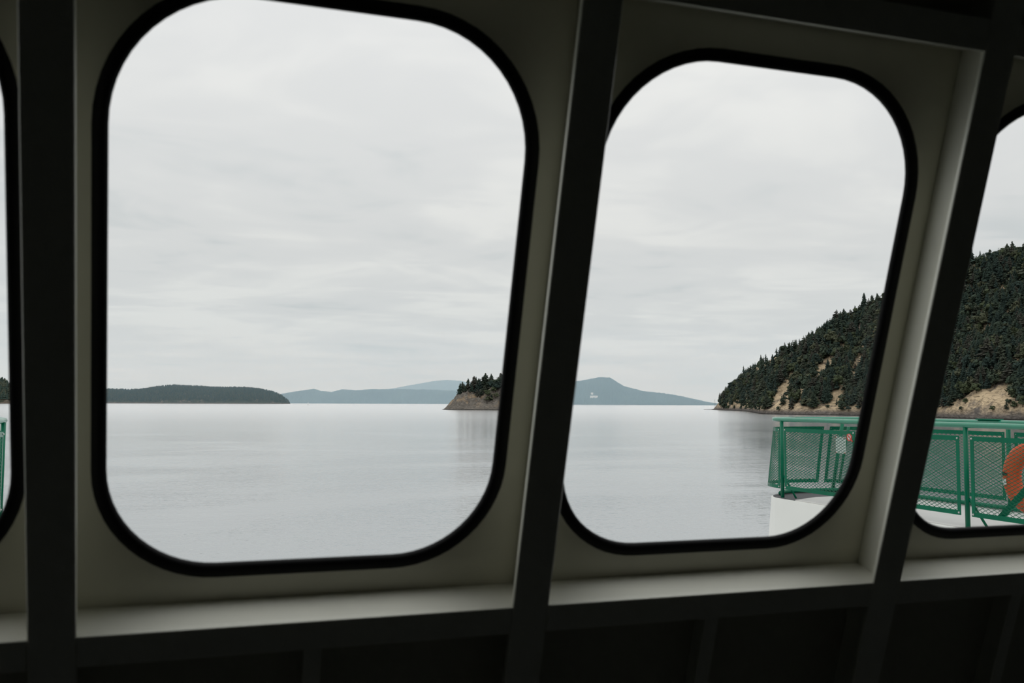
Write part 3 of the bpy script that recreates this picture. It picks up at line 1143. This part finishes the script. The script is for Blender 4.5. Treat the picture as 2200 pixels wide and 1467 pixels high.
placed = []
x = 1516.0
while x < 2420:
    dloc = np.interp(x, HX, HSD)
    runl = np.interp(x, HX, HRUN)
    step = 4.6 / dloc * F_PX
    nt_ = int(runl * 1.45 / 4.6)
    for j in range(nt_):
        tt = (j + rng.uniform(0, 1)) / nt_ * 1.45
        xx = x + rng.uniform(-0.6, 0.6) * step
        if tt < 0.03 or xx < 1519:
            continue
        px, py, pz = hill.pos(xx, tt)
        if pz < 2.0:
            continue
        ix, iy = project((px, py, pz))
        bare = any(in_poly(ix, iy + 2, q) for q in BARE)
        if bare and rng.random() > 0.05:
            continue
        if not bare and rng.random() < 0.85 and any(in_poly(ix, iy - 9, q) for q in BARE):
            continue
        u = rng.random()
        patch_ = fbm(px, py, 60, 3, 9.1)
        leafy = u < (0.32 + 0.6 * max(0, patch_))
        if bare:
            leafy = rng.random() < 0.5
        h = rng.uniform(9, 17) * (0.65 if bare else 1.0) * min(1.0, 0.5 + tt * 6)
        if xx < 1610:
            h *= 0.9
        if leafy:
            h *= rng.uniform(0.5, 0.95)
            k = int(rng.choice([5, 6, 7, 9, 10]))
            w = rng.uniform(0.9, 1.3)
        else:
            k = int(rng.choice([0, 1, 2, 3, 4], p=[0.28, 0.24, 0.22, 0.14, 0.12]))
            w = rng.uniform(0.8, 1.35)
            if rng.random() < 0.06:
                h *= 1.35
        placed.append((px, py, pz, h, w, rng.uniform(0, 6.28), k, ix, iy, F_PX * h / math.hypot(px, py)))
    x += step
vis = [i for i, p in enumerate(placed) if in_frame(p[7], p[8]) or in_frame(p[7], p[8] - p[9] * 0.7)]
con = sorted([i for i in vis if placed[i][6] < 5], key=lambda i: -placed[i][9])[:300]
lea = sorted([i for i in vis if placed[i][6] >= 5], key=lambda i: -placed[i][9])[:120]
single = set(con) | set(lea)
rest = [p[:7] for i, p in enumerate(placed) if i not in single]
o = link('forest', forest_mesh('forest', rest), hill_root, kind='stuff', label='dense dark evergreen forest')
o.matrix_parent_inverse = Matrix.Translation((-700, -800, 0))


def plant(k, x, y, z, h, w, a, **props):
    fam = KINDS[k][2]
    o = link({'conifer': 'conifer_tree', 'leafy': 'broadleaf_tree', 'snag': 'dead_tree'}[fam], KIND_MESH[k], None, (x, y, z), **props)
    o.scale = (h * w, h * w, h)
    o.rotation_euler = (0, 0, a)
    return o


for i in sorted(single):
    p = placed[i]
    where = 'beyond the right edge window' if p[7] > 1960 else 'beyond the second large window'
    sky_y = np.interp(p[7], HX, HCY)
    up = (886 - p[8]) / max(20.0, 886 - sky_y)
    near = any(in_poly(p[7] + dx, p[8] + dy, q) for q in BARE for dx, dy in ((0, 4), (0, 10), (-9, 3), (9, 3)))
    spot = ('beside an open dry grass ledge' if near else 'near the waterline' if up < 0.16 else 'on the lower slope' if up < 0.42 else 'halfway up the slope' if up < 0.72 else 'high on the slope' if up < 0.9 else 'on the hilltop skyline')
    sort = 'dark conifer' if p[6] < 5 else 'round-crowned olive green tree' if p[6] < 8 else 'round-crowned dark green tree'
    lab = '%s %s %s' % (sort, spot, where)
    grp = '%ss %s %s' % (sort, spot, where)
    plant(p[6], *p[:6], label=lab, category='tree', group=grp)
for px_, d_, h_, lab in ((2156, 1.0, 12.0, 'bare dead tree leaning on the hilltop skyline at the right'), (2169, 1.02, 13.5, 'taller bare dead tree at the right end of the hilltop skyline'),
                         (1536, 0.9, 14.0, 'thin bare dead tree near the tip of the point')):
    q = hill.pos(px_, d_)
    plant(8, q[0], q[1], q[2], h_, 1.1, 0.4 * d_, label=lab, category='tree')

# --- rocky islet ------------------------------------------------------------------
IX = [950, 957, 966, 975, 985, 998, 1015, 1040, 1070, 1110, 1150, 1185, 1200, 1208]
ICY = [880.5, 876, 866, 856, 846, 839, 837, 836, 833, 832, 836, 850, 866, 881]
ISD = [1385, 1378, 1370, 1362, 1356, 1350, 1347, 1343, 1340, 1338, 1345, 1360, 1372, 1385]
IRUN = [4, 10, 16, 20, 25, 32, 40, 45, 50, 55, 50, 35, 18, 4]
islet = Terrain(IX, ISD, ICY, IRUN, lambda t: 0.10 * min(1, t * 12) + 0.90 * (1 - (1 - t) ** 1.7), 6.0, 16.0, 0.7, 8.1, rug=5.5)
islet_root = empty('rocky_islet', (500, 1270, 0), label='small rocky islet with a crown of dark trees beside the central frame', category='island')
o = link('rock', islet.mesh('rock', 950, 1208, 200, 2.1, 90, M_ISLET, False), islet_root, label='lichened brown cliff rock')
o.matrix_parent_inverse = Matrix.Translation((-500, -1270, 0))
itrees = [(988, .95, 17.5, 0), (994, 1.1, 19, 3), (1004, .9, 15, 4), (1006, 1.15, 21, 1), (1012, 1.0, 14, 0), (1018, .85, 20, 4), (1022, 1.2, 21, 0), (1028, 1.0, 17, 1), (1031, .8, 18, 2),
          (1036, 1.1, 21, 4), (1042, .9, 22.5, 1), (1047, 1.15, 20, 0), (1051, .8, 18.5, 3), (1055, 1.05, 22, 1), (1061, .9, 16, 5), (1066, 1.1, 15, 6), (1058, .75, 16, 10), (1064, .7, 15, 9), (1069, .62, 15, 10), (1074, .8, 17, 9), (1070, .85, 17, 6), (1076, 1.0, 22, 4), (1079, .7, 21, 0),
          (999, .7, 9, 1), (1013, .6, 12, 0), (1024, .62, 14, 2), (1025, .45, 11, 4), (1034, .55, 11, 1), (1047, .38, 12, 5), (1050, .25, 10, 6), (1056, .35, 10, 0), (1041, .62, 12, 3), (1060, .5, 9, 5), (1065, .30, 9, 6),
          (1090, 1, 20, 0), (1096, .8, 18, 1), (1105, 1, 19, 2), (1113, .8, 20, 4), (1122, 1, 18, 0), (1135, .9, 17, 3), (1146, 1, 18, 1), (1160, 1, 15, 6), (1172, 1, 13, 5)]
for n_, (px_, t_, h_, k_) in enumerate(itrees):
    q = islet.pos(px_, t_)
    if k_ < 5:
        lab, grp = 'dark conifer crowded on the rocky islet', 'conifers on the islet'
    else:
        lab, grp = 'bushy round tree on the rocky islet', 'round trees on the islet'
    if n_ == 0:
        lab, grp = 'leftmost conifer standing at the cliff edge of the rocky islet', None
    props = dict(label=lab, category='tree')
    if grp:
        props['group'] = grp
    plant(k_, q[0], q[1], q[2] - 0.5, h_, random.uniform(1.1, 1.55), random.uniform(0, 6), **props)

# --- low wooded island, left ----------------------------------------------------------
FARK = []
for i in range(3):
    r = random.Random(i)
    v, f = [], []
    for lv, (z0, z1, w) in enumerate(((0.0, 0.55, 0.30), (0.3, 0.8, 0.22), (0.58, 1.0, 0.13))):
        b = len(v)
        for k in range(5):
            a = 2 * math.pi * k / 5 + lv
            q = w * r.uniform(0.75, 1.25)
            v.append((q * math.cos(a), q * math.sin(a), z0 + r.uniform(-.04, .04)))
        v.append((r.uniform(-.03, .03), r.uniform(-.03, .03), z1))
        for k in range(5):
            f.append((b + k, b + (k + 1) % 5, b + 5))
    FARK.append(((np.array(v), f, [0] * len(f)), [CONIFER[(0, 2, 3)[i]]], 'conifer'))


def far_island(name, xs, cy, sd, run, tree_h, spacing, label, mat, x0, x1, nx, tree_px, amp, ns, seed, gap=None):
    T = Terrain(xs, sd, cy, run, lambda t: 0.06 * min(1, t * 15) + 0.94 * math.sin(min(1, t) * math.pi / 2) ** 0.9, amp, ns, 0.6, seed, tree_px)
    b = bearing((x0 + x1) / 2) * sd[len(sd) // 2]
    root = empty(name, (b[0], b[1], 0), label=label, category='island')
    o = link('ground', T.mesh('ground', x0, x1, nx, 1.8, 40, mat), root)
    o.matrix_parent_inverse = Matrix.Translation((-b[0], -b[1], 0))
    pl = []
    x = x0 + 1
    while x < x1 - 1:
        dl, rl = np.interp(x, xs, sd), np.interp(x, xs, run)
        st = spacing / dl * F_PX
        m = int(rl * 1.3 / spacing)
        for j in range(m):
            tt = (j + rng.random()) / m * 1.3
            xx = x + rng.uniform(-.6, .6) * st
            if tt < 0.05:
                continue
            q = T.pos(xx, tt)
            if q[2] < 2:
                continue
            if tt < 0.075 and fbm(q[0], q[1], 90, 3, seed + 2) > -0.05:
                continue
            pl.append((q[0], q[1], q[2] - 1, tree_h * rng.uniform(0.6, 1.25), rng.uniform(1.0, 1.6), rng.uniform(0, 6.28), int(rng.integers(0, 3))))
        x += st
    if pl:
        o = link('forest', forest_mesh('forest', pl, FARK), root, kind='stuff', label='distant dark evergreen forest')
        o.matrix_parent_inverse = Matrix.Translation((-b[0], -b[1], 0))
    return T


LX = [60, 120, 180, 231, 287, 315, 344, 373, 411, 449, 487, 525, 554, 583, 602, 614, 621, 625]
LCY = [864, 850, 838, 834.4, 836, 833.5, 827.7, 825, 827.3, 829.6, 830.6, 830, 833.5, 839, 846, 854, 861, 866]
far_island('wooded_island', LX, LCY, [5200] * len(LX), [40, 120, 200, 250, 250, 260, 280, 290, 290, 280, 280, 280, 260, 220, 170, 110, 60, 20], 12, 8.5,
           'low dark wooded island on the horizon in the largest window', M_FARSHORE, 60, 625, 180, 4.0, 6, 120, 1.7)
EX = [-260, -120, -60, -20, 0, 12, 30, 60, 90]
ECY = [800, 790, 800, 806, 811, 817, 830, 850, 866]
far_island('wooded_headland', EX, ECY, [3900] * len(EX), [200, 220, 200, 180, 160, 150, 100, 60, 20], 17, 9,
           'dark wooded headland at the extreme left picture edge', M_FARSHORE, -260, 90, 80, 7.0, 5, 100, 5.2)


# --- distant blue hills -----------------------------------------------------------------
def far_hill(name, xs, cy, sd, run, label, x0, x1, nx, seed, amp=10):
    T = Terrain(xs, [sd] * len(xs), cy, [run] * len(xs), lambda t: math.sin(min(1, t) * math.pi / 2) ** 1.1, amp, 260, 0.5, seed)
    me = T.mesh(name, x0, x1, nx, 1.6, 36, M_FARHILL)
    # tree-top roughness
    co_ = np.empty(len(me.vertices) * 3)
    me.vertices.foreach_get('co', co_)
    co_ = co_.reshape(-1, 3)
    co_[:, 2] += np.where(co_[:, 2] > 3, rng.uniform(-4.5, 4.5, len(co_)), 0)
    me.vertices.foreach_set('co', co_.ravel())
    link(name, me, None, None, label=label, category='hill')
    return T


far_hill('distant_hill', [560, 604, 629, 654, 674, 687, 711, 735, 764, 800, 834, 880, 940, 1010, 1080, 1130], [862, 847, 842, 838, 836, 840, 842, 836, 838, 836.5, 837, 836, 838, 842, 852, 866], 8200, 500,
         'low hazy blue hill on the horizon between wooded island and islet', 560, 1130, 330, 2.2)
far_hill('distant_ridge', [780, 834, 865, 895, 920, 940, 965, 989, 1020, 1060, 1120, 1180], [850, 836, 831, 825, 821, 818, 817, 818, 824, 834, 850, 866], 10500, 700,
         'paler hazy ridge rising behind the islet on the left side', 780, 1180, 220, 4.4)
T_PEAK = far_hill('distant_peak', [1080, 1140, 1200, 1240, 1269, 1289, 1310, 1321, 1339, 1356, 1385, 1426, 1458, 1487, 1510, 1528, 1560], [864, 846, 829, 819, 814, 810.5, 811.4, 818, 829.5, 834, 841, 845.5, 851, 857, 862, 865, 869], 7600, 650,
                  'hazy blue hill with a flat peak in the second large window', 1080, 1560, 300, 6.1)

# houses on the distant hill, sailing boat on the water
M_HOUSE = material('pale_house_wall', (0.75, 0.74, 0.70), 0.7)
M_ROOF = material('pale_roof', (0.5, 0.5, 0.48), 0.7)


def house(px_, t_, w, h, label):
    q = T_PEAK.pos(px_, t_)
    a = math.atan2(q[0], q[1])
    root = empty('distant_house', (q[0], q[1], q[2] - 1), label=label, category='house')
    root.rotation_euler = (0, 0, -a)
    mb = MB()
    mb.box(-w / 2, w / 2, -6, 6, -8, h)
    mb.build('wall', M_HOUSE, root)
    mb = MB()
    b = len(mb.v)
    mb.v += [(-w / 2 - 1, -7, h), (w / 2 + 1, -7, h), (w / 2 + 1, 7, h), (-w / 2 - 1, 7, h), (-w / 2 - 1, 0, h + 6), (w / 2 + 1, 0, h + 6)]
    mb.f += [(0, 1, 5, 4), (2, 3, 4, 5), (0, 4, 3), (1, 2, 5), (0, 3, 2, 1)]
    mb.build('roof', M_ROOF, root)


house(1276, 0.20, 62, 9, 'wide pale house halfway up the flat-peaked distant hill')
house(1272, 0.27, 18, 9, 'smaller pale house just above the wide one on the distant hill')
bq = bearing(662) * 3300
boat = empty('sailing_boat', (bq[0], bq[1], 0), label='tiny white sailing boat on the horizon right of the wooded island', category='boat')
boat.rotation_euler = (0, 0, 0.6)
mb = MB()
mb.v += [(-4.5, -1.2, 1.1), (4.0, -1.0, 1.1), (5.5, 0, 1.3), (4.0, 1.0, 1.1), (-4.5, 1.2, 1.1), (-4.0, -0.8, -0.4), (3.5, -0.5, -0.4), (4.6, 0, -0.4), (3.5, 0.5, -0.4), (-4.0, 0.8, -0.4)]
mb.f += [(0, 1, 2, 3, 4), (9, 8, 7, 6, 5)] + [(i, 5 + i, 5 + (i + 1) % 5, (i + 1) % 5) for i in range(5)]
mb.build('hull', M_SIGNWHITE, boat)
mb = MB()
mb.tube([(0.6, 0, 1.0), (0.6, 0, 11)], 0.09, 6)
mb.build('mast', M_BOLT, boat)
mb = MB()
mb.v += [(0.5, -0.04, 2), (-4.2, -0.04, 2.1), (0.5, -0.04, 10.8), (0.5, 0.04, 2), (-4.2, 0.04, 2.1), (0.5, 0.04, 10.8)]
mb.f += [(0, 1, 2), (5, 4, 3), (0, 3, 4, 1), (1, 4, 5, 2), (2, 5, 3, 0)]
mb.build('sail', M_SIGNWHITE, boat)

# ----------------------------------------------------------------------------
# haze over the far water
# ----------------------------------------------------------------------------
mh = bpy.data.materials.new('sea_haze')
mh.use_nodes = True
t = mh.node_tree
t.nodes.clear()
o_ = N(t, 'ShaderNodeOutputMaterial')
vs = N(t, 'ShaderNodeVolumeScatter', Density=1.0 / 4900)
vs.inputs[0].default_value = (0.58, 0.82, 1.0, 1)
vs.inputs['Anisotropy'].default_value = 0.0
t.links.new(vs.outputs[0], o_.inputs['Volume'])
mb = MB()
ring = [bearing(x) for x in (-900, 0, 600, 1200, 1800, 2600)]
for z in (-2, 420):
    mb.v += [(b[0] * 4600, b[1] * 4600, z) for b in ring] + [(b[0] * 13000, b[1] * 13000, z) for b in reversed(ring)]
k = len(ring) * 2
mb.f.append(tuple(reversed(range(k))))
mb.f.append(tuple(range(k, 2 * k)))
for i in range(k):
    mb.f.append((i, (i + 1) % k, k + (i + 1) % k, k + i))
hz = mb.build('sea_haze', mh, kind='stuff', label='thin blue haze over the distant water', category='haze')
